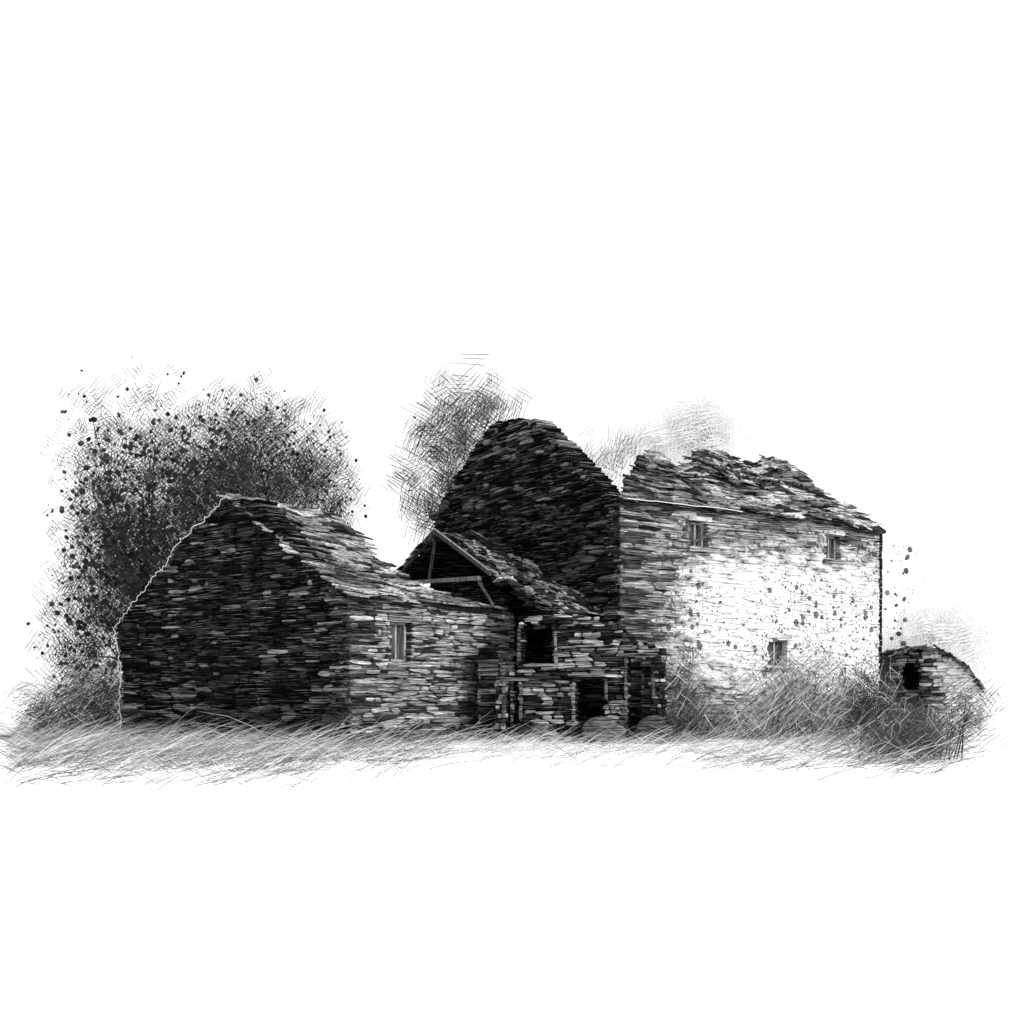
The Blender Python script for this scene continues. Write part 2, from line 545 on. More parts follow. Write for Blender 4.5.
# ------------------------------------------------------------------ the two-storey house
HA = math.atan2(.562, .828)
Ac = Vector((2.5, 28, 0))
house = thing('ruined_house', 'tall two storey ruined farmhouse with dark gable, limewashed front and broken roof', 'house', Ac, HA)
Mh = Matrix.Rotation(HA, 4, 'Z')
LH, WH, EH, RH = 8.9, 8.6, 5.48, 8.05
def hl(s, t, z=0): return Ac + Mh @ Vector((s, t, z))
def tone_house_gable(a, z):  # shaded side of the house: its shade goes into these near-black stone tones
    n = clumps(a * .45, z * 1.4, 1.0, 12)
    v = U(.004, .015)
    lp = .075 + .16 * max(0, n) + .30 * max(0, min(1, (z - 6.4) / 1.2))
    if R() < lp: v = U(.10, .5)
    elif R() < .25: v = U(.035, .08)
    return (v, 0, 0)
def tone_house_front(a, z):
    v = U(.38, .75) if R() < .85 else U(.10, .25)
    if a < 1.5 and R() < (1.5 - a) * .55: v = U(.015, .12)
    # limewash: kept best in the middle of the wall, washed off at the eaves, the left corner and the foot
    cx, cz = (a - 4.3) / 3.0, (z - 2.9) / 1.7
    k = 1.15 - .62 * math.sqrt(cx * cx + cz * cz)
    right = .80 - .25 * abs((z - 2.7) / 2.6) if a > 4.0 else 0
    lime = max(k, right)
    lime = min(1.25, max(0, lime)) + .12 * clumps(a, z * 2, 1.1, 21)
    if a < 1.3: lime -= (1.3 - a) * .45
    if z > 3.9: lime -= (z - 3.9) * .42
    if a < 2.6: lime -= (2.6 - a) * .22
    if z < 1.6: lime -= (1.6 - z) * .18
    spot = max(0, 1 - ((a - 6.2) / 3.3) ** 2 - ((z - 2.5) / 1.9) ** 2) * 2.4
    spot = max(spot, max(0, 1 - ((a - 2.2) / 1.4) ** 2 - ((z - 2.9) / 1.4) ** 2) * 1.6)
    return (v, max(0, min(1, lime)), min(1, spot))
# gable
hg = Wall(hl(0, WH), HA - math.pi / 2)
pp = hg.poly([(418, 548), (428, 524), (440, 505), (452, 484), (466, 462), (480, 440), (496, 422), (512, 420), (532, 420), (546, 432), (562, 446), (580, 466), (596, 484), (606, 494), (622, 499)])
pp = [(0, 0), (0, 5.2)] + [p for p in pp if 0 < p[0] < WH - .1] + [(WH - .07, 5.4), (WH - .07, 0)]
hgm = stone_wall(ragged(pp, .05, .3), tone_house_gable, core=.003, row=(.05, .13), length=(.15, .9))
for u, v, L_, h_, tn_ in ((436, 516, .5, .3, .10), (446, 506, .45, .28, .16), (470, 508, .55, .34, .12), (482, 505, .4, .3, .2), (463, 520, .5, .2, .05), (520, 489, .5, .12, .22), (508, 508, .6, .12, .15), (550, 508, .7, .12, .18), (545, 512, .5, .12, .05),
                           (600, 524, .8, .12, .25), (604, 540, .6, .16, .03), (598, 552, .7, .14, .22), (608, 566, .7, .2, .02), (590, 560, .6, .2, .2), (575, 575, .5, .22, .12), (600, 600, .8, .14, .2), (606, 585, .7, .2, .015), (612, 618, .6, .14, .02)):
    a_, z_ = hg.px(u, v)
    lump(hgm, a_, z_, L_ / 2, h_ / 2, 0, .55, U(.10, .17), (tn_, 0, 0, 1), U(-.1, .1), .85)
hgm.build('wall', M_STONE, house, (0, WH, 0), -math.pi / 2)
# front wall with three windows
hf = Wall(hl(0, 0), HA)
w_ul = hf.rect(691, 520, 708, 549); w_ur = hf.rect(826, 534, 841, 561); w_lo = hf.rect(769, 638, 789, 668)
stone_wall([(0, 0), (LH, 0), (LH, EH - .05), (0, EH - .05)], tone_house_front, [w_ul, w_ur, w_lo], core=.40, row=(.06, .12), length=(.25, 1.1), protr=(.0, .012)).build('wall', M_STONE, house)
for r_, k in ((w_ul, 'broken'), (w_ur, 'sash'), (w_lo, 'sash')): window(house, r_, ((0, 0, 0), 0), k, lime=.5)
tone_dull = lambda a, z: (U(.03, .2), 0, 0)
stone_wall([(0, 0), (LH, 0), (LH, EH - .1), (0, EH - .3)], tone_dull, core=.02, row=(.14, .24), length=(.3, .8)).build('wall', M_STONE, house, (LH, WH, 0), math.pi)
stone_wall(ragged([(.56, 0), (WH - .56, 0), (WH - .56, EH - .3), (4.6, RH - .25), (4.0, RH - .25), (.56, EH - .3)], .03), tone_house_front if False else tone_dull, core=.02, row=(.12, .2), length=(.3, .7)).build('wall', M_STONE, house, (LH, 0, 0), math.pi / 2)
# roof
n_r = Mh @ Vector((0, -(RH - EH), WH / 2)).normalized()
def roof_px(u, v):
    p = Mh.inverted() @ (on_plane(u, v, hl(0, 0, EH), n_r) - Ac)
    return (p.x, p.y / (WH / 2))
rp = [roof_px(*q) for q in [(619, 497), (624, 482), (632, 466), (640, 455), (652, 448), (662, 450), (670, 456), (678, 461), (685, 457), (692, 452), (712, 449), (736, 455), (750, 467), (768, 463)]]
rp = [(max(0.0, rp[0][0]), -.05)] + rp + [(LH, 1.02), (LH + .12, 1.0), (LH + .12, -.05)]
def hroof(side):
    def fn(p, q):
        t = WH / 2 - (1 - q) * (WH / 2 + .15)
        z = EH + (RH - EH) * q - .18 * math.sin(math.pi * min(1, max(0, (p - 1) / 8))) * math.sin(math.pi * min(1, max(0, q))) + .16 * clumps(p, q * 4, 1.1, 15) + .22 * max(0, clumps(p * 1.3, q * 2.5, 1, 19)) * q
        z += .20 * math.exp(-((p - 8.3) / .75) ** 2 - ((q - .80) / .22) ** 2)
        return (p, t, z) if side else (LH - p, WH - t, z - .45)
    return fn
def hr_ok(p, q): return inside(rp, p + .12 * clumps(q * 8, p, 1, 31), q)
def tone_hroof(p, q):
    n = clumps(p * .6, q * 4, 1.1, 8)
    v = U(.45, .95) if R() < .76 else U(.015, .07)
    if n > .10: v *= .35
    if p < 4.0: v *= .5
    return v
rb = slates(hroof(True), LH + .12, hr_ok, 26, (.18, .5), tone_hroof)
rb2 = slates(hroof(False), LH + .12, lambda p, q: p < 2.4 + .3 * clumps(q * 6, 1, 1, 2), 12, (.3, .6), tone_hroof)
b = len(rb.v); rb.v += rb2.v; rb.f += [tuple(i + b for i in f) for f in rb2.f]; rb.t += rb2.t
# loose moss and slipped slates that break the ridge and the verge
for i in range(46):
    p, q = U(5.6, LH - .2), U(.5, .88)
    c = Vector(hroof(True)(p, q))
    d = Vector((U(-1, 1), U(-.5, .5), U(-.1, .5)))
    rb.bar(c - d * .14, c + d * U(.1, .2) + Vector((0, 0, .05)), U(.08, .2), .035, (U(.03, .3), 0, 0, 1), .02)
rb.build('roof', M_SLATE, house)
# highlight along the eaves, put in as a pale tube; then the corner line
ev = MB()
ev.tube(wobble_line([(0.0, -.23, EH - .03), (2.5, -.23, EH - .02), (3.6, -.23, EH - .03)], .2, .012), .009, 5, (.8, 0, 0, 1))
ev.build('highlight_line', M_HIGHLIGHT, house)
q_ = MB()  # added dark strip for the inked line down the right corner
for k in range(34):
    z_ = .1 + k * .158
    q_.box(LH - .0 + U(-.006, .0), -.05 + U(-.02, 0), z_, LH + .036 + U(-.008, .006), .04, z_ + .15, (U(.02, .06), 0, 0, 1), .006)
q_.build('corner_line', M_STONE, house)

# ------------------------------------------------------------------ the outhouse between them
ap = at(438, 533, 31.0)
OA = HA
out_ = thing('lean_to_outhouse', 'low ruined stone outhouse with dark doorways and collapsed timber roof between barn and house', 'outhouse', (ap.x, ap.y, 0), OA)
Mo = Matrix.Rotation(OA, 4, 'Z'); Oo = Vector((ap.x, ap.y, 0))
def ol(p): return Mo.inverted() @ (Vector(p) - Oo)
zA = ap.z
# roof slope towards the viewer: local y negative; ridge along local x
RL = 2.25
def oroof(p, q):
    t = -4.35 * (1 - q)
    z = 2.85 + (zA - 2.85) * (max(q, 0) ** .9) + .30 * clumps(p * 1.5, q * 5, 1, 41) - .32 * math.sin(math.pi * min(1, max(0, q))) * (p / RL)
    return (p * (1 + .26 * (1 - q)) + (1 - q) * .2, t, z)
def oroof_b(p, q):
    t = 2.0 * (1 - q)
    return (RL - p, t, zA - .95 * (1 - q))
def oroof_ok(p, q):
    hole = ((p - .55) / .5) ** 2 + ((q - .33) / .12) ** 2 < 1 + .8 * clumps(p * 4, q * 12, 1, 6)
    return 0 <= p < RL and not hole and q > .02 + .08 * clumps(p * 4, 3, 1, 3)
def tone_oroof(p, q):
    v = U(.25, .8) if R() < .5 else U(.01, .05)
    if clumps(p * 1.2, q * 5, 1, 77) > .1: v *= .35
    return v
rb = slates(oroof, RL, oroof_ok, 20, (.16, .4), tone_oroof, deck_tone=.012)
rb2 = slates(oroof_b, RL, lambda p, q: True, 8, (.2, .4), tone_oroof)
b = len(rb.v); rb.v += rb2.v; rb.f += [tuple(i + b for i in f) for f in rb2.f]; rb.t += rb2.t
for i in range(330):        # thatch and slate debris lying on the slope
    p, q = U(0, RL), U(.02, .75)
    c = Vector(oroof(p, q)) + Vector((0, 0, .06))
    d = Vector((U(-.4, .9), U(-1, .1), 0)); d.z = -abs(d.y) * U(.4, .75)
    rb.bar(c - d * .2, c + d * U(.1, .35), U(.03, .14), .04, (U(.015, .07) if R() < .5 else U(.25, .7), 0, 0, 1), .025)
rb.build('roof', M_SLATE, out_)
for q in ([(0.0, 0, zA + .02), (-.06, 1.75, zA - .92)], [(0.0, 0, zA + .02), (.0, -2.55, zA - 1.25)], ):
    m_ = MB(); m_.bar(Vector(q[0]) + Vector((-.08, 0, .02)), Vector(q[1]) + Vector((-.08, 0, .02)), .06, .12, (.10, 0, 0, 1), .01)
    m_.bar(Vector(q[0]) + Vector((-.12, 0, .09)), Vector(q[1]) + Vector((-.12, 0, .09)), .02, .018, (.55, 0, 0, 1), .006)
    m_.build('barge_board', M_WOOD, out_)
m_ = MB(); m_.bar((-.04, 1.4, zA - 1.15), (-.04, -2.0, zA - 1.30), .10, .09, (.30, 0, 0, 1), .015); m_.build('tie_beam', M_WOOD, out_)
for a_, b_ in (((-.02, -1.9, zA - 1.3), (.1, -2.35, zA - 1.95)), ((.1, -.9, zA - .55), (.5, -2.7, zA - 1.5)), ((.5, -.6, zA - .35), (.9, -2.6, zA - 1.42)), ((.02, .2, zA - .2), (.02, .5, zA - 1.2))):
    m_ = MB(); m_.bar(a_, b_, .07, .05, (.14, 0, 0, 1), .015); m_.build('rafter', M_WOOD, out_)
tone_out = lambda a, z: ((U(.3, .9) if R() < .45 + .6 * clumps(a * .9, z * 1.6, 1, 70) else U(.012, .09)), 0, 0)
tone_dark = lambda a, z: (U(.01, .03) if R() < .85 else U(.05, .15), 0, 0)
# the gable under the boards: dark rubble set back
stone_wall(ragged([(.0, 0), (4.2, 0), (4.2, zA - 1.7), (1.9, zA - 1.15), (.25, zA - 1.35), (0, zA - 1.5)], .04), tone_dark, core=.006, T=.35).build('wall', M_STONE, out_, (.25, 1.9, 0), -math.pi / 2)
# front wall with the doorways
G = at(496, 700, 27.3); H = at(664, 700, 26.6)
G.z = H.z = 0
wa = math.atan2(H.y - G.y, H.x - G.x)
ow = Wall(G, wa)
op = ow.poly([(496, 684), (503, 676), (516, 668), (519, 626), (530, 616), (560, 612), (600, 618), (622, 628), (634, 640), (652, 646), (662, 662)])
op = [(0, 0), (0, op[0][1])] + op[1:] + [((H - G).length, op[-1][1] - .1), ((H - G).length, 0)]
holes = [ow.rect(522, 623, 553, 662), ow.poly([(506, 745), (507, 684), (511, 680), (519, 680), (520, 745)]), ow.poly([(576, 745), (577, 684), (582, 678), (600, 677), (605, 680), (605, 745)]), ow.poly([(628, 745), (628, 658), (634, 656), (650, 656), (651, 680), (650, 745)])]
l0 = ol(G)
OW = (l0, wa - OA)
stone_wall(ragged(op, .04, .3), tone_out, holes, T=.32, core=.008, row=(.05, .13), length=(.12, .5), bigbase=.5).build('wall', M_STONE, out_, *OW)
# dressed upright jamb stones and lintels round the openings
def jamb(u, v0, v1, w_=.075, tone=.30):
    a0, z1 = ow.px(u, v0); _, z0 = ow.px(u, v1)
    m_ = MB(); z = z0
    while z < z1 - .05:
        h = min(U(.25, .5), z1 - z)
        lump(m_, a0 + U(-.012, .012), z + h / 2, w_ / 2 * U(.85, 1.15), h / 2 * .98, -.05, .2, .03, (tone * U(.5, 1.5), 0, 0, 1), U(-.03, .03), .55)
        z += h
    m_.build('jamb', M_STONE, out_, *OW)
def head(u0, u1, v, h=.08, tone=.32):
    a0, z = ow.px(u0, v); a1, _ = ow.px(u1, v)
    m_ = MB()
    lump(m_, (a0 + a1) / 2, z + h / 2, (a1 - a0) / 2, h / 2, -.06, .3, .03, (tone, 0, 0, 1), U(-.03, .03), .5)
    m_.build('lintel', M_STONE, out_, *OW)
for q in ((504, 681, 726), (521, 682, 722), (574, 682, 722), (606, 679, 702), (626, 660, 722), (653, 672, 700), (519, 628, 664), (556, 632, 664)): jamb(*q)
for q in ((499, 530, 681), (570, 610, 677), (622, 660, 657)): head(*q)
head(524, 556, 667, .07, .5)
# side returns to the barn and to the house front
for a_, b_, hgt in ((at(497, 700, 27.7), Vector((-.35, 29.2, 0)), 1.9), (at(661, 700, 27.05), hl(1.35, .05), 1.7)):
    a_.z = 0; b_.z = 0
    ra = math.atan2(b_.y - a_.y, b_.x - a_.x)
    stone_wall(ragged([(0, 0), ((b_ - a_).length, 0), ((b_ - a_).length, hgt + .4), (0, hgt)], .05), tone_out, T=.4, core=.01).build('wall', M_STONE, out_, ol(a_), ra - OA)

# ------------------------------------------------------------------ little shed on the right
s0 = at(884, 700, 35.5); s0.z = 0
SA = math.radians(-6)
shed = thing('stone_shed', 'small round backed stone shed with black doorway at far right', 'shed', s0, SA)
sw = Wall(s0, SA)
sp = sw.poly([(886, 668), (896, 658), (908, 652), (922, 650), (940, 653), (954, 660), (968, 672), (980, 688), (984, 696)])
SWD = sp[-1][0]
sp = [(0, 0), (0, sp[0][1])] + sp[1:] + [(SWD, 0)]
dh = sw.poly([(903, 690), (903, 665), (908, 661), (916, 664), (920, 674), (919, 690)])
def tone_shed(a, z):
    if a > 1.25 + U(-.3, .45): return (U(.45, .75), .75 * min(1, max(0, a - 1.0)), 0)
    return (U(.10, .4) if R() < .6 else U(.02, .06), 0, 0)
stone_wall(sp, tone_shed, [dh], T=.5, core=.02).build('wall', M_STONE, shed)
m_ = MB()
m_.box(SWD * .16, 1.2, 0, SWD * .5, 1.3, 2.2, (.012, 0, 0, 1))  # near-black panel standing behind the doorway
m_.build('back_panel', M_WOOD, shed)
stone_wall([(0, 0), (2.5, 0), (2.5, 1.9), (0, 1.8)], tone_shed, T=.4, core=.02).build('wall', M_STONE, shed, (.4, .5, 0), math.pi / 2)
stone_wall([(0, 0), (2.5, 0), (2.5, 1.1), (0, 1.1)], tone_shed, T=.4, core=.02).build('wall', M_STONE, shed, (SWD, .5, 0), math.pi / 2)
# turf and slab roof following the mound
prof = [sp[i] for i in range(1, len(sp) - 1)]
m_ = MB()
for k in range(900):
    f = R() * (len(prof) - 1.001); i = int(f); f -= i
    a = prof[i][0] + (prof[i + 1][0] - prof[i][0]) * f; z = prof[i][1] + (prof[i + 1][1] - prof[i][1]) * f
    dx = (prof[i + 1][0] - prof[i][0]); dz = prof[i + 1][1] - prof[i][1]
    d = Vector((dx, 0, dz)).normalized()
    y = U(-.15, 3.0)
    c = Vector((a, y, z + U(.02, .1)))
    d = (d + Vector((U(-.2, .2), U(-.3, .3), U(-.15, .15)))).normalized()
    m_.bar(c - d * U(.1, .3), c + d * U(.1, .3), U(.05, .14), .03, (U(.02, .08) if R() < .55 else U(.15, .5), 0, 0, 1), .03)
for i in range(len(prof) - 1):
    a, b = prof[i], prof[i + 1]
    m_.add([(a[0], .05, a[1] - .02), (b[0], .05, b[1] - .02), (b[0], 3, b[1] - .02), (a[0], 3, a[1] - .02)], [(0, 1, 2, 3)], (.02, 0, 0, 1))
m_.build('roof', M_SLATE, shed)

# ------------------------------------------------------------------ trees
def crown_points(blobs, Y, n):
    ws = [b[4] * b[2] * b[3] for b in blobs]; tot = sum(ws)
    for b, w_ in zip(blobs, ws):
        u, v, ru, rv = b[:4]
        dy = b[5] if len(b) > 5 else 0
        c = at(u, v, Y + dy); sx = ru / F * Y; sz = rv / F * Y
        for k in range(int(n * w_ / tot)):
            while True:
                g = Vector((random.gauss(0, .6), random.gauss(0, .5), random.gauss(0, .6)))
                if g.length < 1.6: break
            p = c + Vector((g.x * sx, g.y * max(sx, 1.2), g.z * sz))
            if p.z > .1: yield p, g.length

def hatch(cr, base, blobs, Y, n, fam, Lr, wid, tone, bend):
    """sprays of near-parallel twigs, as they grow out of one limb"""
    for p, g in crown_points(blobs, Y, n // 6):
        a = random.choice(fam) + random.gauss(0, .10)
        if R() < .2: a = U(0, math.pi)
        d = Vector((math.cos(a), U(-.4, .4), math.sin(a))); e = Vector((-d.z, U(-.6, .6), d.x))
        gap = U(.06, .13) * Y / 34; L = U(*Lr)
        m = random.randint(3, 8)
        for k in range(m):
            q = p + e * gap * (k - m / 2) + d * U(-.15, .15) * L
            if q.z < .05: continue
            cr.twig(q - base, d + Vector((U(-.06, .06), U(-.1, .1), U(-.06, .06))), L * U(.6, 1.2), U(*wid), (tone(), 0, 0, 1), bend)

def tree(name, label, cat, Y, blobs, trunk_u, n, nl, families, wid=(.012, .026), tone=(.012, .05), Lr=(.35, 1.1), group=None, leaf=(.03, .13), trunk_r=.22, ltone=(.012, .05), small=1.6):
    base = at(trunk_u, 700, Y); base.z = 0
    t = thing(name, label, cat, base, 0, group)
    tr = MB()
    top = max(at(b[0], b[1], Y).z for b in blobs)
    tone_b = (tone[1], 0, 0, 1)
    z1 = top * .75
    lean = U(-.4, .4)
    tr.tube([(0, 0, -.1), (.05, 0, z1 * .3), (lean * .5, .1, z1 * .65), (lean, .1, z1)], [trunk_r * 1.3, trunk_r, trunk_r * .7, trunk_r * .3], 8, tone_b)
    for b in blobs:
        c = at(b[0], b[1], Y + (b[5] if len(b) > 5 else 0)) - base
        z0 = min(z1 * U(.3, .8), max(.3, c.z * .75))
        st = Vector((lean * .5 * z0 / z1, 0, z0))
        mid = st.lerp(c, .5) + Vector((0, 0, .2))
        tr.tube([st, mid, c], [trunk_r * .45, trunk_r * .28, trunk_r * .1], 6, tone_b)
        for j in range(6):
            e = c + Vector((random.gauss(0, .5) * b[2] / F * Y, random.gauss(0, .6), random.gauss(0, .5) * b[3] / F * Y))
            if e.z > .2: tr.tube([mid.lerp(c, U(.2, 1)), mid.lerp(e, .7), e], [trunk_r * .15, trunk_r * .09, trunk_r * .03], 4, tone_b)
    tr.build('trunk', M_BARK, t)
    cr = MB()
    hatch(cr, base, blobs, Y, n, families, Lr, wid, lambda: U(*tone), .05)
    for p, g in crown_points(blobs, Y, nl):
        r = leaf[0] + (leaf[1] - leaf[0]) * R() ** (small * 2.5)
        cr.leaf(p - base, r, Vector((U(-.6, .6), -1, U(-.6, .6))), (U(*ltone), 0, 0, 1))
    cr.build('crown', M_TWIG, t)
    return t

FAM = [math.radians(35), math.radians(-40), math.radians(60), math.radians(-55)]
BT = 'bare trees behind the buildings'
tree('bare_tree', 'large dark twiggy tree speckled with round leaves, behind left edge of barn', 'tree', 34.5,
     [(155, 445, 56, 54, .62), (92, 418, 26, 28, .28), (95, 480, 34, 46, .5), (110, 535, 40, 70, .95), (165, 545, 70, 80, 1.5), (95, 625, 40, 62, 1.1), (75, 655, 26, 36, .6), (150, 640, 50, 70, 1.2), (140, 555, 52, 70, 1.3), (210, 475, 50, 55, 1.0)],
     150, 16500, 13500, FAM, (.008, .018), Lr=(.22, .6), leaf=(.012, .095), tone=(.006, .06), ltone=(.005, .07), small=4.6, trunk_r=.10, group=BT)
tree('bare_tree', 'wide dark twiggy tree rising over the roof ridge of barn', 'tree', 37,
     [(265, 470, 60, 58, 1.0), (308, 488, 38, 44, .75), (250, 425, 44, 36, .32), (335, 512, 20, 36, .45), (225, 500, 50, 45, 1.0)],
     290, 7500, 5000, FAM, (.008, .018), Lr=(.25, .75), leaf=(.012, .07), tone=(.006, .06), ltone=(.005, .08), small=4.5, trunk_r=.10, group=BT)
tree('bare_tree', 'narrow cross twigged bare tree behind the tall dark gable', 'tree', 42,
     [(468, 415, 34, 34, 1.0), (448, 460, 32, 46, 1.1), (425, 500, 22, 32, .7), (492, 398, 22, 18, .35)],
     450, 1700, 40, [math.radians(70), math.radians(-35), math.radians(45)], (.012, .024), leaf=(.02, .05), Lr=(.5, 1.3), tone=(.02, .09), group=BT, trunk_r=.07)
tree('bare_tree', 'small thin grey bare tree in the roof gap beside dark gable', 'tree', 44,
     [(605, 464, 24, 28, 1.0), (625, 445, 24, 20, .4)], 606, 330, 0, [math.radians(75), math.radians(50)], (.010, .018), tone=(.12, .3), Lr=(.5, 1.1), trunk_r=.06, group=BT)
tree('roof_wash_blot', 'pale twigs added for the faint wash blot above broken house roof', 'tree', 60,
     [(692, 430, 30, 26, 1.0), (650, 442, 24, 14, .5), (715, 440, 20, 20, .5)], 690, 3200, 0, [U(0, 3.1) for i in range(9)], (.02, .045), tone=(.75, .85), Lr=(.4, 1.2), trunk_r=.08)  # added: a watercolour blot built up from pale twigs
tree('shed_wash_blot', 'pale twigs added for the faint wash blot above the small shed', 'bush', 48,
     [(935, 636, 36, 26, 1.0), (965, 648, 24, 22, .6), (905, 650, 22, 20, .5)], 935, 3200, 0, [U(0, 3.1) for i in range(9)], (.018, .036), tone=(.75, .85), Lr=(.3, .9), trunk_r=.05)  # added: second watercolour blot, also made of pale twigs

tree('ink_spatter', 'round dots on thin stems added for ink spatter beside right corner of house', 'ink_spatter', 41,
     [(903, 555, 9, 16, .8), (900, 600, 10, 26, 1.0), (897, 632, 10, 14, .6)], 899, 40, 46, [rad_ for rad_ in (1.2, 1.9)], (.006, .010), tone=(.3, .5), Lr=(.2, .5), trunk_r=.012, leaf=(.02, .12), ltone=(.05, .2), small=.9)  # added: ink spatter past the house corner, built as dots on stems

# ------------------------------------------------------------------ bushes
def bush(name, label, Y, blobs, n, fam, tone=(.02, .1), Lr=(.25, .8), wid=(.006, .014), light=.1, cat='bush'):
    u = sum(b[0] for b in blobs) / len(blobs)
    base = at(u, 700, Y); base.z = 0
    t = thing(name, label, cat, base)
    st = MB()
    for b in blobs:
        c = at(b[0], b[1], Y) - base
        for j in range(5):
            e = c + Vector((U(-.5, .5) * b[2] / F * Y, U(-.3, .3), U(-.4, .4) * b[3] / F * Y))
            e.z = max(e.z, .12)
            r0 = Vector((c.x * .6 + U(-.2, .2), U(-.15, .15), -.03))
            st.tube([r0, r0.lerp(e, .5) + Vector((0, 0, .08)), e], [.018 * Y / 28, .012 * Y / 28, .005], 5, (.04, 0, 0, 1))
    st.build('stem', M_BARK, t)
    cr = MB()
    hatch(cr, base, blobs, Y, n, fam, Lr, wid, lambda: U(.45, .75) if R() < light else U(*tone), .12)
    cr.build('crown', M_TWIG, t)
    return t
rad = math.radians
bush('hedge_bush', 'dark tangled bush at far left beside barn gable', 30.6, [(70, 705, 40, 26, 1.0), (100, 692, 28, 26, 1.0), (40, 716, 22, 18, .6), (100, 725, 40, 14, .9)], 3200, [rad(25), rad(35), rad(-25), rad(55)], (.02, .12), light=.15)
bush('brushwood_bush', 'leaning grey brushwood heap against house front below ground floor window', 27.6, [(795, 690, 34, 30, .8), (770, 708, 30, 24, .8), (818, 672, 14, 24, .5), (745, 727, 30, 13, .7), (815, 715, 34, 22, 1.0)], 1700, [rad(42), rad(50), rad(35), rad(46), rad(-50)], (.03, .25), light=.3, Lr=(.3, 1.1))
bush('hedge_bush', 'dark dense bush at right corner of house', 28.5, [(860, 705, 24, 30, 1.2), (835, 725, 24, 18, .8), (885, 722, 24, 24, 1.0)], 2600, [rad(30), rad(70), rad(-40), rad(85)], (.015, .08), light=.12)
bush('hedge_bush', 'dark crossing undergrowth in front of small stone shed', 19.5, [(912, 735, 30, 16, 1.0), (945, 722, 18, 14, .5), (885, 748, 26, 9, .7), (925, 752, 24, 9, .8), (965, 705, 14, 18, .35)], 2700, [rad(40), rad(-48), rad(32)], (.02, .14), light=.10, Lr=(.2, .55), wid=(.005, .010))
bush('bramble_bush', 'thin hatched bramble at left foot of limewashed wall', 27.4, [(684, 690, 15, 30, 1.0), (680, 720, 18, 15, 1.2), (698, 722, 18, 14, .6)], 800, [rad(50), rad(60), rad(-40)], (.02, .12), light=.12)

# ------------------------------------------------------------------ boulders in front of the doorways
def boulder(label, u, v, Y, r, tone):
    c = at(u, v, Y); c.z = 0
    mb = MB(); vs, fs = [], []
    NN, MM = 24, 14
    for i in range(MM + 1):
        th = math.pi * .7 * i / MM
        for k in range(NN):
            ph = 2 * math.pi * k / NN
            q = Vector((math.sin(th) * math.cos(ph), math.sin(th) * math.sin(ph), math.cos(th)))
            s = 1 + .16 * noise.noise(q * 1.6 + Vector((u, v, 0)))
            vs.append((q.x * r[0] * s, q.y * r[0] * .8 * s, q.z * r[1] * s * .75 + .16))
    for i in range(MM):
        for k in range(NN):
            fs.append((i * NN + k, (i + 1) * NN + k, (i + 1) * NN + (k + 1) % NN, i * NN + (k + 1) % NN))
    mb.add(vs, fs, (tone, 0, 0, 1))
    o = mb.build('boulder', M_STONE, None, c)
    return tag(o, label, 'boulder')
boulder('round grey boulder in front of the middle outhouse doorway', 604, 720, 25.9, (.48, .55), .22)
boulder('round dark boulder under the tallest outhouse doorway', 654, 724, 25.7, (.42, .55), .12)

# ------------------------------------------------------------------ ground and grass
def seg_d(p, a, b):
    ab = b - a; k = max(0, min(1, (p - a).dot(ab) / ab.length_squared))
    return (p - a - ab * k).length
V2 = lambda v: Vector((v[0], v[1]))
FRONT = [(V2(bl(0, WB)), V2(bl(0, 0))), (V2(bl(0, 0)), V2(bl(LB, 0))), (V2(G), V2(H)), (V2(hl(0, 0)), V2(hl(LH, 0))), (V2(s0), V2(s0 + Vector((3, .6, 0))))]
POLYS = [[tuple(V2(bl(*q))) for q in ((0, 0), (LB, 0), (LB, WB), (0, WB))], [tuple(V2(hl(*q))) for q in ((0, 0), (LH, 0), (LH, WH), (0, WH))],
         [tuple(V2(G)), tuple(V2(H)), tuple(V2(hl(1, 0))), tuple(V2(hl(0, 8))), tuple(V2(bl(LB, 3)))]]
def earth(x, y):
    p = Vector((x, y))
    if any(inside(q, x, y) for q in POLYS): return 1.0
    d = min([seg_d(p, a, b) for a, b in FRONT[:-1]] + [seg_d(p, *FRONT[-1]) * 2.2])
    f = max(0, 1 - d / 2.0)
    if x < -8 and y > 27: f = max(f, max(0, 1 - math.hypot((x + 10.5) / 3.5, (y - 31.5) / 5)) * 1.6)
    return min(1, f * 1.25)
xs = [-900, -300, -100, -50, -30, -20] + [-16 + .3 * i for i in range(114)] + [20, 30, 50, 100, 300, 900]
ys = [-60, -10, 0, 5, 9] + [12 + .3 * i for i in range(104)] + [46, 55, 80, 150, 400, 1500, 4000]
g = MB()
for y in ys:
    for x in xs:
        near = 12 < y < 44 and -16 < x < 19
        zz = .05 * clumps(x, y, .35, 50) + .02 * clumps(x, y, 1.4, 51) if near else 0
        g.v.append((x, y, zz - .02))
        g.t.append((earth(x, y) if near else 0, 0, 0, 1))
nx = len(xs)
g.f = [(j * nx + i, j * nx + i + 1, (j + 1) * nx + i + 1, (j + 1) * nx + i) for j in range(len(ys) - 1) for i in range(nx - 1)]
m, nt, bsdf = new_mat('snow_and_bare_earth')
r_, g_, b_ = tone_attr(nt)
ns = strokes(nt, (1.6, 2.6, 1), .25, .75, 7, .7, .6)
thr = node(nt, 'ShaderNodeMapRange')
thr.inputs['From Min'].default_value = -.12; thr.inputs['From Max'].default_value = .18
nt.links.new(math_n(nt, 'SUBTRACT', r_, ns), thr.inputs['Value'])
es = strokes(nt, (9, 14, 9), .35, .65, 5, .7, .4, (4, 4, 4))
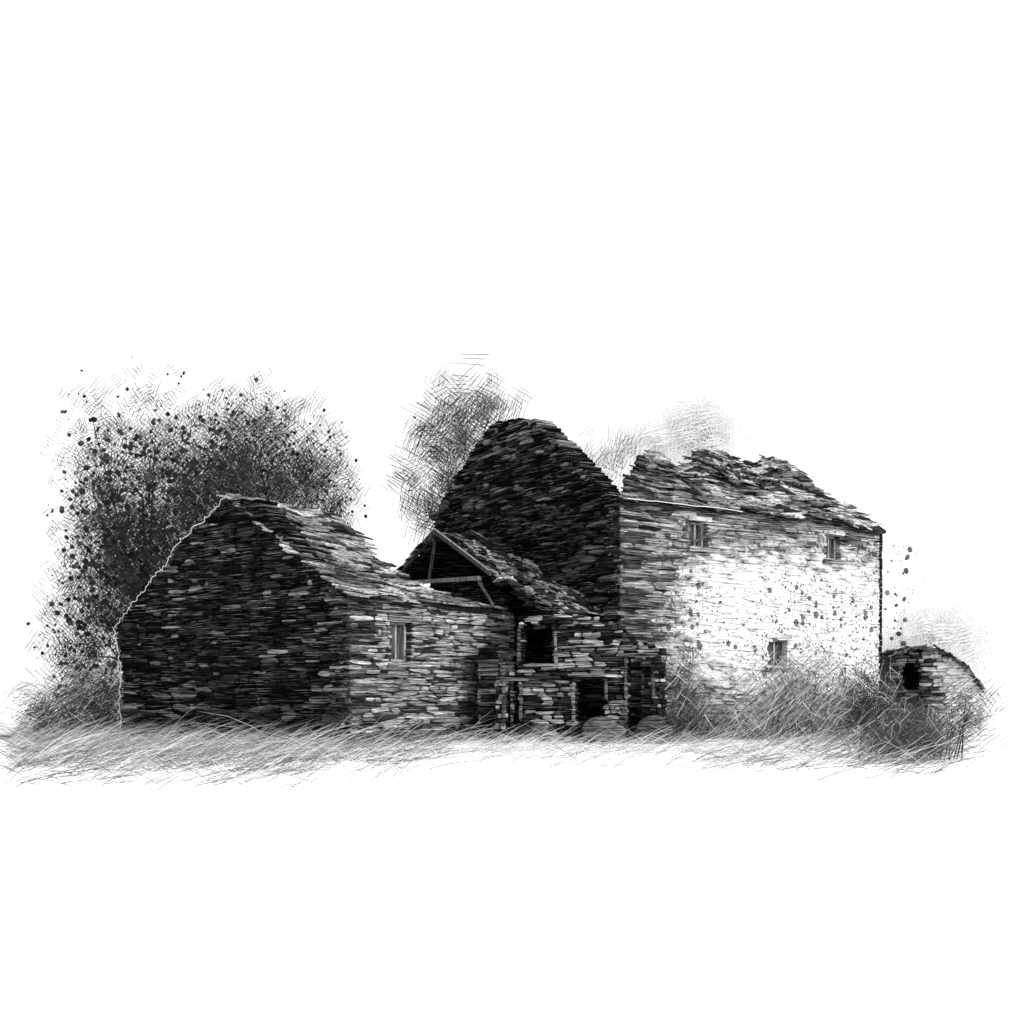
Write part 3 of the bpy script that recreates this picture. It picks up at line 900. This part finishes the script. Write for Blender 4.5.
to_base(nt, bsdf, mix(nt, thr.outputs[0], .90, mix(nt, es, .03, .3)))
tag(g.build('ground', m), kind='structure')

gr = MB()
def blade(x, y, L, lean, w_, tone, side):
    """a curved, tapering blade: four cross-sections"""
    z0 = -.03
    az = U(-.5, .5)
    dx, dy = side * math.cos(az), math.sin(az) * .6
    pts = []
    for k in range(4):
        f = k / 3
        h = L * (math.sin(lean) * f - .18 * L * f * f)
        o = L * math.cos(lean) * f * (1 + .25 * f)
        pts.append(Vector((x + dx * o, y + dy * o, z0 + max(h, 0) + .02)))
    vs = []
    for k, p in enumerate(pts):
        w2 = w_ * (1, .85, .55, .12)[k] / 2
        vs += [tuple(p + Vector((-dy * w2, dx * w2 * .3, w2))), tuple(p - Vector((-dy * w2, dx * w2 * .3, w2)))]
    gr.add(vs, [(0, 1, 3, 2), (2, 3, 5, 4), (4, 5, 7, 6)], (tone, 0, 0, 1))
cnt = 0
while cnt < 10200:
    u = U(5, 985)
    low = 748 if u < 300 else (742 if u < 700 else 748)
    v0 = low + random.gauss(0, 14 if u < 420 else 11)
    if v0 < 728: continue
    Y = F * 1.0 / (v0 - HZ)
    if not 13 < Y < 38: continue
    x = (u - 512) / F * Y
    if any(inside(q, x, Y) for q in POLYS): continue
    if u > 940 and R() < (u - 940) / 45: continue
    e = clumps(x, Y, .8, 61)
    e2 = clumps(x, Y * .5, .45, 63)
    dens = (1.0 if u < 330 else (.62 if u < 720 else .5)) + .5 * e2
    if R() > dens * (.7 + 1.1 * e): continue
    if 440 < u < 740 and v0 > 742 and R() < .45: continue
    if u >= 740 and v0 > 746 and R() < .4: continue
    near = min(seg_d(Vector((x, Y)), a, b) for a, b in FRONT)
    wall = near < 1.1
    if R() < (.22 if wall else .35): tn = U(.45, .85)
    elif wall: tn = U(.012, .09)
    else: tn = U(.03, .30)
    if 430 < u < 730 and not wall and R() < .6: tn = U(.3, .8)
    L = U(.2, .6) * ((2.2 if u < 440 else 1.6) if R() < .25 else 1)
    if wall: L *= 1.15 + 1.5 * max(0, e + .1)
    blade(x, Y, L, rad(U(8, 50) if not wall else U(20, 62)), U(.004, .011), tn, 1 if R() < .85 else -1)
    cnt += 1
tag(gr.build('grass', M_GRASS), 'long dry wind-bent grass growing along the foot of the walls', 'grass', kind='stuff')
